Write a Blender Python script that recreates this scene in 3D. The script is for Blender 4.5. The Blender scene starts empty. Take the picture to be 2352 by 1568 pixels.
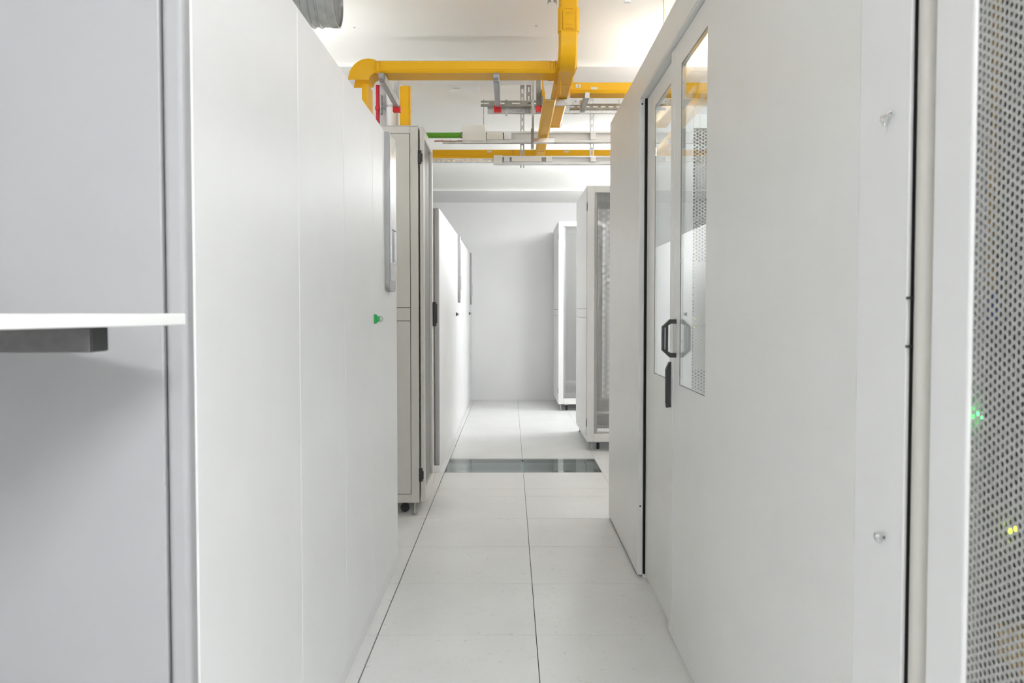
import bpy, bmesh, math, random
from mathutils import Vector, Matrix
random.seed(7)
S = bpy.context.scene
COL = S.collection
PI = math.pi

# ------------------------------------------------------------------ camera, world, lights, exposure
cam = bpy.data.cameras.new('camera')
cam.sensor_width = 36.0
cam.lens = 36.0 * 1958.0 / 2352.0
cam.clip_start = 0.02
cam.dof.use_dof = True
cam.dof.focus_distance = 4.6
cam.dof.aperture_fstop = 8.0
co = bpy.data.objects.new('camera', cam)
COL.objects.link(co)
co.location = (0, 0, 1.226)
co.rotation_euler = (PI / 2 - math.atan(70 / 1958.0), 0, -math.atan(3 / 1958.0))
S.camera = co

W = bpy.data.worlds.new('world')
S.world = W
W.use_nodes = True
W.node_tree.nodes['Background'].inputs[0].default_value = (0.8, 0.85, 1, 1)
W.node_tree.nodes['Background'].inputs[1].default_value = 0.02

S.view_settings.view_transform = 'Standard'
S.view_settings.look = 'None'
S.view_settings.gamma = 1
S.view_settings.use_curve_mapping = False
S.view_settings.exposure = 0.56

S.cycles.diffuse_bounces = 5
S.cycles.max_bounces = 9
S.cycles.transparent_max_bounces = 12

# wrap-around ceiling battens and added fill lamps: x, y, z (underside), length along x (+) or y (-), emission
LAMPS = [
    (0.80, -0.60, 2.66, 1.2, 82, 'white batten lamp on the ceiling behind the viewpoint'),
    (1.30, 3.20, 2.66, -1.2, 15, 'unseen batten lamp added to light the inside of the white enclosure'),  # added fill so the enclosure interior is not dark
    (1.85, 4.90, 2.36, 1.8, 23, 'unseen uplight added to brighten the ceiling, behind the white enclosure beside the beam'),  # added fill for the ceiling by the first beam, out of view
    (-1.72, 4.58, 2.12, 1.1, 19, 'unseen uplight added for ceiling bounce, between the nearest cooling unit and the grey rack'),  # added fill, hidden from view, for bounce on the left ceiling
    (1.16, 8.25, 2.62, -1.5, 58, 'white batten lamp above the pale rack beyond the glass floor'),
    (1.90, 9.90, 2.50, 1.4, 22, 'unseen batten lamp added to brighten the far beam, above the farthest rack'),  # added fill to whiten the second beam, out of view
]


# ------------------------------------------------------------------ materials
def newmat(name):
    m = bpy.data.materials.new(name)
    m.use_nodes = True
    return m, m.node_tree.nodes, m.node_tree.links, m.node_tree.nodes['Principled BSDF']


def paint(name, col, rough=0.45, spec=0.5, metal=0.0, var=0.03, scale=6.0, bump=0.0, bscale=300.0, coat=0.0):
    m, n, l, b = newmat(name)
    b.inputs['Roughness'].default_value = rough
    b.inputs['Metallic'].default_value = metal
    b.inputs['Specular IOR Level'].default_value = spec
    if coat:
        b.inputs['Coat Weight'].default_value = coat
        b.inputs['Coat Roughness'].default_value = 0.1
    tc = n.new('ShaderNodeTexCoord')
    nz = n.new('ShaderNodeTexNoise')
    nz.inputs['Scale'].default_value = scale
    nz.inputs['Detail'].default_value = 4
    l.new(tc.outputs['Object'], nz.inputs['Vector'])
    mr = n.new('ShaderNodeMapRange')
    mr.inputs[1].default_value = 0.3
    mr.inputs[2].default_value = 0.7
    mr.inputs[3].default_value = 1 - var
    mr.inputs[4].default_value = 1 + var
    l.new(nz.outputs['Fac'], mr.inputs[0])
    mx = n.new('ShaderNodeVectorMath')
    mx.operation = 'SCALE'
    mx.inputs[0].default_value = col[:3]
    l.new(mr.outputs[0], mx.inputs['Scale'])
    l.new(mx.outputs[0], b.inputs['Base Color'])
    if bump:
        nb = n.new('ShaderNodeTexNoise')
        nb.inputs['Scale'].default_value = bscale
        l.new(tc.outputs['Object'], nb.inputs['Vector'])
        bp = n.new('ShaderNodeBump')
        bp.inputs['Strength'].default_value = bump
        bp.inputs['Distance'].default_value = 0.001
        l.new(nb.outputs['Fac'], bp.inputs['Height'])
        l.new(bp.outputs[0], b.inputs['Normal'])
    return m


def emit(name, col, strength):
    m, n, l, b = newmat(name)
    b.inputs['Base Color'].default_value = (*col, 1)
    b.inputs['Emission Color'].default_value = (*col, 1)
    b.inputs['Emission Strength'].default_value = strength
    return m


def glass(name, tint, ior=1.5, rough=0.0):
    m, n, l, b = newmat(name)
    n.remove(b)
    out = n['Material Output']
    tr = n.new('ShaderNodeBsdfTransparent')
    tr.inputs[0].default_value = (*tint, 1)
    gl = n.new('ShaderNodeBsdfGlossy')
    gl.inputs['Roughness'].default_value = rough
    geo = n.new('ShaderNodeNewGeometry')
    dt = n.new('ShaderNodeVectorMath')
    dt.operation = 'DOT_PRODUCT'
    l.new(geo.outputs['Incoming'], dt.inputs[0])
    l.new(geo.outputs['Normal'], dt.inputs[1])

    def M(op, a, b_=None):
        k = n.new('ShaderNodeMath')
        k.operation = op
        for i, v in enumerate((a, b_)):
            if v is None:
                continue
            if isinstance(v, (int, float)):
                k.inputs[i].default_value = v
            else:
                l.new(v, k.inputs[i])
        return k.outputs[0]
    f0 = ((ior - 1) / (ior + 1)) ** 2                                   # Schlick reflectance, the same from both sides
    p5 = M('POWER', M('SUBTRACT', 1.0, M('ABSOLUTE', dt.outputs['Value'])), 5.0)
    fac = M('ADD', M('MULTIPLY', p5, 1 - f0), f0)
    mx = n.new('ShaderNodeMixShader')
    l.new(fac, mx.inputs[0])
    l.new(tr.outputs[0], mx.inputs[1])
    l.new(gl.outputs[0], mx.inputs[2])
    l.new(mx.outputs[0], out.inputs[0])
    return m


def perforated(name, col, pitch, axes, radius=0.34):
    """Painted sheet with a staggered pattern of round see-through holes, in object space; axes = the two sheet axes."""
    m, n, l, b = newmat(name)
    b.inputs['Base Color'].default_value = (*col, 1)
    b.inputs['Roughness'].default_value = 0.5
    out = n['Material Output']
    tc = n.new('ShaderNodeTexCoord')
    sp = n.new('ShaderNodeSeparateXYZ')
    l.new(tc.outputs['Object'], sp.inputs[0])

    def M(op, a, bb=None):
        k = n.new('ShaderNodeMath')
        k.operation = op
        for i, v in enumerate((a, bb)):
            if v is None:
                continue
            if isinstance(v, (int, float)):
                k.inputs[i].default_value = v
            else:
                l.new(v, k.inputs[i])
        return k.outputs[0]
    u = sp.outputs[axes[0]]
    v = sp.outputs[axes[1]]
    cw = pitch * 0.866
    uu = M('DIVIDE', u, cw)
    col_i = M('FLOOR', uu)
    par = M('MODULO', M('ABSOLUTE', col_i), 2.0)
    fu = M('MULTIPLY', M('SUBTRACT', M('FRACT', uu), 0.5), 0.866)
    vv = M('ADD', M('DIVIDE', v, pitch), M('MULTIPLY', par, 0.5))
    fv = M('SUBTRACT', M('FRACT', vv), 0.5)
    d = M('SQRT', M('ADD', M('MULTIPLY', fu, fu), M('MULTIPLY', fv, fv)))
    hole = M('LESS_THAN', d, radius)
    tr = n.new('ShaderNodeBsdfTransparent')
    mx = n.new('ShaderNodeMixShader')
    l.new(hole, mx.inputs[0])
    l.new(b.outputs[0], mx.inputs[1])
    l.new(tr.outputs[0], mx.inputs[2])
    l.new(mx.outputs[0], out.inputs[0])
    return m


def floor_mat():
    m, n, l, b = newmat('vinyl_floor')
    tc = n.new('ShaderNodeTexCoord')
    geo = n.new('ShaderNodeNewGeometry')
    n1 = n.new('ShaderNodeTexNoise')
    n1.inputs['Scale'].default_value = 2.2
    n1.inputs['Detail'].default_value = 5
    l.new(geo.outputs['Position'], n1.inputs['Vector'])
    r1 = n.new('ShaderNodeValToRGB')
    r1.color_ramp.elements[0].position = 0.3
    r1.color_ramp.elements[0].color = (0.74, 0.74, 0.73, 1)
    r1.color_ramp.elements[1].position = 0.7
    r1.color_ramp.elements[1].color = (0.79, 0.79, 0.785, 1)
    l.new(n1.outputs['Fac'], r1.inputs[0])
    # small scuffs and specks
    n2 = n.new('ShaderNodeTexNoise')
    n2.inputs['Scale'].default_value = 38
    n2.inputs['Detail'].default_value = 3
    n2.inputs['Distortion'].default_value = 1.6
    l.new(geo.outputs['Position'], n2.inputs['Vector'])
    r2 = n.new('ShaderNodeValToRGB')
    r2.color_ramp.elements[0].position = 0.64
    r2.color_ramp.elements[0].color = (0, 0, 0, 1)
    r2.color_ramp.elements[1].position = 0.74
    r2.color_ramp.elements[1].color = (0.5, 0.5, 0.5, 1)
    l.new(n2.outputs['Fac'], r2.inputs[0])
    mx = n.new('ShaderNodeMix')
    mx.data_type = 'RGBA'
    l.new(r2.outputs[0], mx.inputs[0])
    l.new(r1.outputs[0], mx.inputs[6])
    mx.inputs[7].default_value = (0.42, 0.415, 0.40, 1)
    # long faint scratches
    mp = n.new('ShaderNodeMapping')
    mp.inputs['Rotation'].default_value = (0, 0, 0.9)
    mp.inputs['Scale'].default_value = (1.3, 22, 1)
    l.new(geo.outputs['Position'], mp.inputs[0])
    n3 = n.new('ShaderNodeTexNoise')
    n3.inputs['Scale'].default_value = 3
    n3.inputs['Detail'].default_value = 2
    l.new(mp.outputs[0], n3.inputs['Vector'])
    r3 = n.new('ShaderNodeValToRGB')
    r3.color_ramp.elements[0].position = 0.67
    r3.color_ramp.elements[0].color = (0, 0, 0, 1)
    r3.color_ramp.elements[1].position = 0.78
    r3.color_ramp.elements[1].color = (0.22, 0.22, 0.22, 1)
    l.new(n3.outputs['Fac'], r3.inputs[0])
    mx2 = n.new('ShaderNodeMix')
    mx2.data_type = 'RGBA'
    l.new(r3.outputs[0], mx2.inputs[0])
    l.new(mx.outputs[2], mx2.inputs[6])
    mx2.inputs[7].default_value = (0.45, 0.45, 0.44, 1)
    l.new(mx2.outputs[2], b.inputs['Base Color'])
    b.inputs['Roughness'].default_value = 0.32
    b.inputs['Specular IOR Level'].default_value = 0.45
    nb = n.new('ShaderNodeTexNoise')
    nb.inputs['Scale'].default_value = 60
    l.new(geo.outputs['Position'], nb.inputs['Vector'])
    bp = n.new('ShaderNodeBump')
    bp.inputs['Strength'].default_value = 0.15
    bp.inputs['Distance'].default_value = 0.001
    l.new(nb.outputs['Fac'], bp.inputs['Height'])
    l.new(bp.outputs[0], b.inputs['Normal'])
    return m


def brushed(name, col, rough=0.3):
    m, n, l, b = newmat(name)
    b.inputs['Base Color'].default_value = (*col, 1)
    b.inputs['Metallic'].default_value = 0.9
    b.inputs['Roughness'].default_value = rough
    tc = n.new('ShaderNodeTexCoord')
    mp = n.new('ShaderNodeMapping')
    mp.inputs['Scale'].default_value = (900, 900, 6)
    l.new(tc.outputs['Object'], mp.inputs[0])
    nz = n.new('ShaderNodeTexNoise')
    nz.inputs['Scale'].default_value = 1
    l.new(mp.outputs[0], nz.inputs['Vector'])
    mr = n.new('ShaderNodeMapRange')
    mr.inputs[3].default_value = rough - 0.08
    mr.inputs[4].default_value = rough + 0.1
    l.new(nz.outputs['Fac'], mr.inputs[0])
    l.new(mr.outputs[0], b.inputs['Roughness'])
    return m


M_UNIT = paint('white_powder_coat', (0.86, 0.86, 0.865), 0.42, 0.45, var=0.01, bump=0.05)
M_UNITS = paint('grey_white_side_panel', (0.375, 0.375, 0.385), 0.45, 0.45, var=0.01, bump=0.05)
M_PLINTH = paint('white_plinth', (0.83, 0.83, 0.835), 0.5, var=0.02)
M_CONT = paint('warm_white_powder_coat', (0.82, 0.818, 0.80), 0.36, 0.5, var=0.012, bump=0.05)
M_RACK = paint('light_grey_powder_coat', (0.63, 0.615, 0.575), 0.45, 0.5, var=0.012, bump=0.06)
M_RACKW = paint('pale_rack_paint', (0.74, 0.735, 0.72), 0.45, 0.5, var=0.012, bump=0.06)
M_WALL = paint('wall_paint', (0.88, 0.88, 0.88), 0.8, 0.2, var=0.02, scale=1.5, bump=0.15, bscale=90)
M_CEIL = paint('ceiling_paint', (0.87, 0.86, 0.82), 0.85, 0.2, var=0.02, scale=1.2, bump=0.2, bscale=60)
M_BEAM = paint('beam_paint', (0.88, 0.87, 0.855), 0.85, 0.2, var=0.02, scale=1.2, bump=0.2, bscale=60)
M_YEL = paint('yellow_plastic', (0.84, 0.45, 0.008), 0.45, 0.3, var=0.02)
M_YELD = paint('yellow_plastic_seam', (0.55, 0.25, 0.01), 0.4, 0.4, var=0.02)
M_ZINC = paint('galvanised_steel', (0.48, 0.48, 0.47), 0.4, 0.5, metal=0.75, var=0.18, scale=40)
M_ZINCD = paint('dull_strut_steel', (0.30, 0.29, 0.26), 0.5, 0.5, metal=0.6, var=0.15, scale=30)
M_SLOT = paint('pale_beige_fitting', (0.62, 0.60, 0.56), 0.7, 0.2)  # beige-grey of the ceiling anchors and the nameplate
M_DUCT = paint('duct_spiral_steel', (0.50, 0.51, 0.50), 0.36, 0.5, metal=0.8, var=0.16, scale=22)
M_RED = paint('red_cap_plastic', (0.72, 0.012, 0.016), 0.4, 0.5)
M_REDP = paint('red_pipe_paint', (0.55, 0.01, 0.03), 0.4, 0.5)
M_BLK = paint('black_plastic', (0.028, 0.028, 0.030), 0.45, 0.5, var=0.12, scale=200, bump=0.3, bscale=900)
M_BLKG = paint('dark_grey_lacquer', (0.10, 0.10, 0.10), 0.25, 0.5, var=0.1, scale=60)
M_GAP = paint('black_gap_fill', (0.015, 0.015, 0.015), 0.7, 0.2)  # black fill for floor joints and for the shade in gaps between parts
M_GRNP = paint('green_conduit', (0.10, 0.33, 0.012), 0.4, 0.5)
M_GRN = paint('green_knob_plastic', (0.01, 0.36, 0.085), 0.3, 0.6)
M_GRNL = paint('pale_green_ring', (0.30, 0.48, 0.36), 0.25, 0.6)
M_CREAM = paint('cream_tray_plastic', (0.83, 0.80, 0.73), 0.45, 0.5)
M_WHITE = paint('white_plastic', (0.84, 0.84, 0.83), 0.4, 0.5)
M_LABEL = paint('paper_label', (0.75, 0.74, 0.68), 0.6, 0.3, var=0.08, scale=60)
M_COPPER = paint('red_brown_cable', (0.33, 0.08, 0.03), 0.5, 0.4)
M_STEEL = brushed('brushed_panel_steel', (0.56, 0.56, 0.57), 0.27)
M_STEELD = paint('grey_side_lacquer', (0.36, 0.36, 0.365), 0.4, 0.5, metal=0.3)
M_CHROME = paint('chrome', (0.75, 0.76, 0.77), 0.18, 0.5, metal=1.0, var=0.05)
M_SCREEN = paint('grey_display_glass', (0.20, 0.20, 0.20), 0.12, 0.6)
M_FLOOR = floor_mat()
M_PIT = paint('underfloor_concrete', (0.40, 0.42, 0.41), 0.8, 0.2, var=0.15, scale=5)
M_GLASS = glass('door_glass', (0.93, 0.95, 0.94), 1.65)
M_FGLASS = glass('green_floor_glass', (0.66, 0.82, 0.80), 1.5, 0.02)
M_TABLE = paint('white_laminate', (0.82, 0.82, 0.81), 0.35, 0.5, var=0.01)
M_MESHG = perforated('rack_door_mesh', (0.36, 0.36, 0.35), 0.009, (0, 2), 0.33)
M_MESHX = perforated('rack_inner_mesh', (0.60, 0.60, 0.59), 0.0155, (0, 2), 0.31)
M_SHEET = paint('mesh_door_steel', (0.50, 0.50, 0.49), 0.4, 0.5, metal=0.25, var=0.03)
M_DARK = paint('equipment_dark', (0.035, 0.035, 0.038), 0.6, 0.3, var=0.3, scale=25)
M_YCAB = paint('yellow_patch_cable', (0.80, 0.50, 0.10), 0.4, 0.5)
M_BLUE = paint('blue_connector', (0.03, 0.06, 0.50), 0.4, 0.5)
M_YGRN = paint('earth_wire', (0.60, 0.58, 0.05), 0.4, 0.5)
M_LEDG = emit('green_light', (0.05, 1.0, 0.15), 6.0)
M_LEDY = emit('lime_light', (0.65, 1.0, 0.02), 5.0)
M_LEDO = emit('amber_light', (1.0, 0.72, 0.15), 1.2)
M_PCAP = paint('pit_teal_panel', (0.50, 0.78, 0.78), 0.5, 0.3)


# ------------------------------------------------------------------ mesh helpers
class MB:
    def __init__(self):
        self.bm = bmesh.new()

    def box(self, x0, x1, y0, y1, z0, z1, bev=0.0, seg=2):
        bm = self.bm
        x0, x1 = min(x0, x1), max(x0, x1)
        y0, y1 = min(y0, y1), max(y0, y1)
        z0, z1 = min(z0, z1), max(z0, z1)
        v = [bm.verts.new(p) for p in ((x0, y0, z0), (x1, y0, z0), (x1, y1, z0), (x0, y1, z0),
                                       (x0, y0, z1), (x1, y0, z1), (x1, y1, z1), (x0, y1, z1))]
        f = [bm.faces.new([v[i] for i in q]) for q in ((3, 2, 1, 0), (4, 5, 6, 7), (0, 1, 5, 4), (1, 2, 6, 5), (2, 3, 7, 6), (3, 0, 4, 7))]
        if bev:
            es = list({e for a in f for e in a.edges})
            bmesh.ops.bevel(bm, geom=es, offset=min(bev, 0.45 * min(x1 - x0, y1 - y0, z1 - z0)), segments=seg, affect='EDGES', profile=0.5)
        return self

    def sweep(self, prof, frames, cap=True, closed=True):
        bm = self.bm
        rings = []
        for (o, u, v) in frames:
            o, u, v = Vector(o), Vector(u), Vector(v)
            rings.append([bm.verts.new(o + u * p[0] + v * p[1]) for p in prof])
        n = len(prof)
        for a, b in zip(rings, rings[1:]):
            for i in range(n if closed else n - 1):
                j = (i + 1) % n
                bm.faces.new((a[i], a[j], b[j], b[i]))
        if cap and closed:
            bm.faces.new(rings[0][::-1])
            bm.faces.new(rings[-1])
        return self

    def cyl(self, p0, p1, r, seg=16, r2=None):
        p0, p1 = Vector(p0), Vector(p1)
        d = (p1 - p0).normalized()
        a = Vector((0, 0, 1)) if abs(d.z) < 0.9 else Vector((1, 0, 0))
        u = d.cross(a).normalized()
        v = d.cross(u).normalized()
        r2 = r if r2 is None else r2
        pr = [(math.cos(2 * PI * i / seg), math.sin(2 * PI * i / seg)) for i in range(seg)]
        self.sweep(pr, [(p0, u * r, v * r), (p1, u * r2, v * r2)])
        return self

    def tube(self, pts, r, seg=8):
        pts = [Vector(p) for p in pts]
        pr = [(math.cos(2 * PI * i / seg) * r, math.sin(2 * PI * i / seg) * r) for i in range(seg)]
        fr = []
        for i, p in enumerate(pts):
            d = (pts[min(i + 1, len(pts) - 1)] - pts[max(i - 1, 0)]).normalized()
            a = Vector((0, 0, 1)) if abs(d.z) < 0.9 else Vector((1, 0, 0))
            u = d.cross(a).normalized()
            v = d.cross(u).normalized()
            fr.append((p, u, v))
        self.sweep(pr, fr)
        return self

    def build(self, name, mat, parent=None, smooth=False, loc=None):
        bm = self.bm
        bmesh.ops.recalc_face_normals(bm, faces=bm.faces)
        me = bpy.data.meshes.new(name)
        bm.to_mesh(me)
        bm.free()
        if smooth:
            for p in me.polygons:
                p.use_smooth = True
            try:
                me.set_sharp_from_angle(angle=math.radians(40))
            except Exception:
                pass
        me.materials.append(mat)
        o = bpy.data.objects.new(name, me)
        COL.objects.link(o)
        if parent is not None:
            o.parent = parent
        if loc:
            o.location = loc
        return o


def bx(name, mat, parent, x0, x1, y0, y1, z0, z1, bev=0.0, seg=2):
    return MB().box(x0, x1, y0, y1, z0, z1, bev, seg).build(name, mat, parent)


def tag(o, label=None, cat=None, group=None, kind=None):
    if label:
        o['label'] = label
    if cat:
        o['category'] = cat
    if group:
        o['group'] = group
    if kind:
        o['kind'] = kind
    return o


def empty(name, loc=(0, 0, 0), rz=0.0):
    o = bpy.data.objects.new(name, None)
    o.empty_display_size = 0.1
    o.location = loc
    o.rotation_euler = (0, 0, rz)
    COL.objects.link(o)
    return o


def thing(name, label, cat, loc=(0, 0, 0), rz=0.0, group=None):
    return tag(empty(name, loc, rz), label, cat, group)


def copy_tree(o, parent=None):
    c = o.copy()
    COL.objects.link(c)
    if parent is not None:
        c.parent = parent
    for ch in list(o.children):
        copy_tree(ch, c)
    return c


# ------------------------------------------------------------------ setting: floor, walls, ceiling
XL, XR, YN, YF, ZC = -2.304, 3.096, -1.61, 11.75, 2.785
PX0, PX1, PY0, PY1 = -0.504, 0.696, 6.445, 7.055      # the glazed pit
fl = MB()
fl.box(XL, XR, YN, PY0 - 0.002, -0.10, -0.012)
fl.box(XL, XR, PY1 + 0.002, YF, -0.10, -0.012)
fl.box(XL, PX0 - 0.002, PY0 - 0.002, PY1 + 0.002, -0.10, -0.012)
fl.box(PX1 + 0.002, XR, PY0 - 0.002, PY1 + 0.002, -0.10, -0.012)
floor = tag(fl.build('floor', M_GAP), 'raised floor of large white vinyl tiles with thin black joints', None, None, 'structure')
xs = [-2.304, -1.704, -1.104, -0.504, 0.096, 0.696, 1.296, 1.896, 2.496, 3.096]
ys = [3.19 - 0.6 * k for k in range(8, -1, -1)] + [3.796, 4.398, 5.005, 5.612, 5.847, 6.445, 7.055, 7.66, 8.265, 8.87, 9.475, 10.08, 10.685, 11.29, 11.75]
tile_mesh = {}
for i in range(len(xs) - 1):
    for j in range(len(ys) - 1):
        x0, x1, y0, y1 = xs[i], xs[i + 1], ys[j], ys[j + 1]
        if PX0 - 0.01 < x0 < PX1 - 0.01 and PY0 - 0.01 < y0 < PY1 - 0.01:
            continue
        gx0 = 0.0022 if abs(x0 + 0.504) < 0.01 else (0.0016 if abs(x0 - 0.096) < 0.01 else 0.0010)
        gx1 = 0.0022 if abs(x1 + 0.504) < 0.01 else 0.0010
        gy = 0.0018 if y0 < 4.3 else 0.0012
        w, d = x1 - x0 - gx0 - gx1, y1 - y0 - 2 * gy
        key = (round(w, 4), round(d, 4))
        if key not in tile_mesh:
            b = MB().box(0, w, 0, d, -0.012, 0.0, 0.0006, 1)
            bmesh.ops.recalc_face_normals(b.bm, faces=b.bm.faces)
            me = bpy.data.meshes.new('floor_tile')
            b.bm.to_mesh(me)
            b.bm.free()
            me.materials.append(M_FLOOR)
            tile_mesh[key] = me
        o = bpy.data.objects.new('floor_tile', tile_mesh[key])
        o.location = (x0 + gx0, y0 + gy, random.uniform(-0.0005, 0.0))
        o.parent = floor
        COL.objects.link(o)
for (a, b_) in ((-0.504, 0.096), (0.096, 0.696)):
    g = bx('glass_floor_tile', M_FGLASS, floor, a + 0.004, b_ - 0.004, PY0 + 0.004, PY1 - 0.004, -0.024, -0.001)
    g['label'] = 'clear greenish glass tile over the dark underfloor void'
pit = MB()
zb = -0.62
pit.box(PX0 - 0.6, PX1 + 0.6, PY0 - 0.9, PY1 + 1.4, zb - 0.03, zb)
pit.box(PX0 - 0.63, PX0 - 0.6, PY0 - 0.9, PY1 + 1.4, zb, -0.10)
pit.box(PX1 + 0.6, PX1 + 0.63, PY0 - 0.9, PY1 + 1.4, zb, -0.10)
pit.box(PX0 - 0.6, PX1 + 0.6, PY0 - 0.93, PY0 - 0.9, zb, -0.10)
pit.box(PX0 - 0.6, PX1 + 0.6, PY1 + 1.4, PY1 + 1.43, zb, -0.10)
pit.build('underfloor_void', M_PIT, floor)
for x, w in ((-0.42, 0.05), (0.09, 0.03), (0.50, 0.035), (0.42, 0.10), (0.62, 0.06)):
    bx('pedestal', M_WHITE if w > 0.09 else M_ZINC, floor, x - w / 2, x + w / 2, 7.28, 7.28 + w, zb, -0.10)
bx('underfloor_panel', M_PCAP, floor, PX0 - 0.5, PX1 + 0.5, 7.9, 7.93, -0.205, -0.10)
for xl in (0.045, 0.135):  # added glowing strips that stand in for glints in the glass
    bx('glint_strip', emit('glint_glow', (0.85, 1.0, 0.98), 7), floor, xl - 0.025, xl + 0.025, 7.84, 7.87, -0.180, -0.166)
bx('glass_tile_bearer', M_ZINC, floor, 0.086, 0.106, PY0, PY1, -0.06, -0.026)

cl = tag(MB().box(XL, XR, YN, YF, ZC, ZC + 0.1).build('ceiling', M_CEIL), 'plain off-white plaster ceiling between shallow beams', None, None, 'structure')
bx('beam', M_BEAM, cl, XL, XR, 5.263, 5.685, 2.717, ZC - 0.001)
bx('beam', M_BEAM, cl, XL, XR, 10.60, YF - 0.001, 2.712, ZC - 0.001)
for (yb, r) in ((5.2625, 0.066), (10.5995, 0.07)):
    cv = MB()
    rr = 0.35 if yb < 6 else 0.6
    pf = [(yb, ZC - 0.0005)] + [(yb - rr + rr * math.sin(a), ZC - 0.0006 - r + r * math.cos(a)) for a in [PI / 2 * k / 14 for k in range(15)]]
    cv.sweep(pf, [((XL, 0, 0), (0, 1, 0), (0, 0, 1)), ((XR, 0, 0), (0, 1, 0), (0, 0, 1))])
    cv.build('cove', M_CEIL, cl, True)
for (x, y) in ((-0.62, 5.18), (-0.41, 5.15), (-0.405, 5.22), (-0.86, 4.75), (0.14, 4.72)):
    MB().cyl((x, y, ZC - 0.003), (x, y, ZC), 0.008, 8).build('ceiling_anchor', M_SLOT, cl)
tag(bx('wall_back', M_WALL, None, XL, XR, YF, YF + 0.1, -0.1, ZC + 0.1), 'white far wall at the end of the aisle', None, None, 'structure')
tag(bx('wall_left', M_WALL, None, XL - 0.1, XL, YN - 0.1, YF + 0.1, -0.1, ZC + 0.1), 'white wall behind the cooling units', None, None, 'structure')
tag(bx('wall_right', M_WALL, None, XR, XR + 0.1, YN - 0.1, YF + 0.1, -0.1, ZC + 0.1), 'white wall behind the racks', None, None, 'structure')
tag(bx('wall_front', M_WALL, None, XL, XR, YN - 0.1, YN, -0.1, ZC + 0.1), 'white wall behind the viewpoint', None, None, 'structure')
tag(bx('column', M_WALL, None, -1.75, -0.752, 5.76, 6.35, 0, ZC - 0.001), 'white structural column behind the left grey rack', None, None, 'structure')

# luminaires
for (x, y, z, ln, em, lab) in LAMPS:
    sx, sy = (ln, 0.16) if ln > 0 else (0.16, -ln)
    t = thing('ceiling_lamp', lab, 'lamp', (x, y, z))
    top = ZC - z - 0.0005 if ZC - z < 0.2 else 0.075
    MB().box(-sx / 2 - .01, sx / 2 + .01, -sy / 2 - .01, sy / 2 + .01, 0.062, top, 0.004).build('housing', M_WHITE, t)
    if top == 0.075:                                                    # hung lamps: open top reflector and two rods
        for q in (-0.4, 0.4):
            MB().cyl((q * sx, 0, 0.0755), (q * sx, 0, ZC - z - 0.0005), 0.004, 6).build('hanger', M_ZINC, t)
        MB().box(-sx / 2, sx / 2, -sy / 2, sy / 2, 0.0755, 0.082).build('upper_diffuser', emit('lamp_diffuser', (0.965, 0.985, 1.0), em * 0.9), t)
    if 'uplight' in lab:
        MB().box(-sx / 2, sx / 2, -sy / 2, sy / 2, 0.0, 0.0615, 0.01).build('closed_base', M_WHITE, t)
    else:
        MB().box(-sx / 2, sx / 2, -sy / 2, sy / 2, 0.0, 0.0615, 0.01).build('diffuser', emit('lamp_diffuser', (0.965, 0.985, 1.0), em), t)


# ------------------------------------------------------------------ white cooling units on the left
UX = -0.5455


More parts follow.
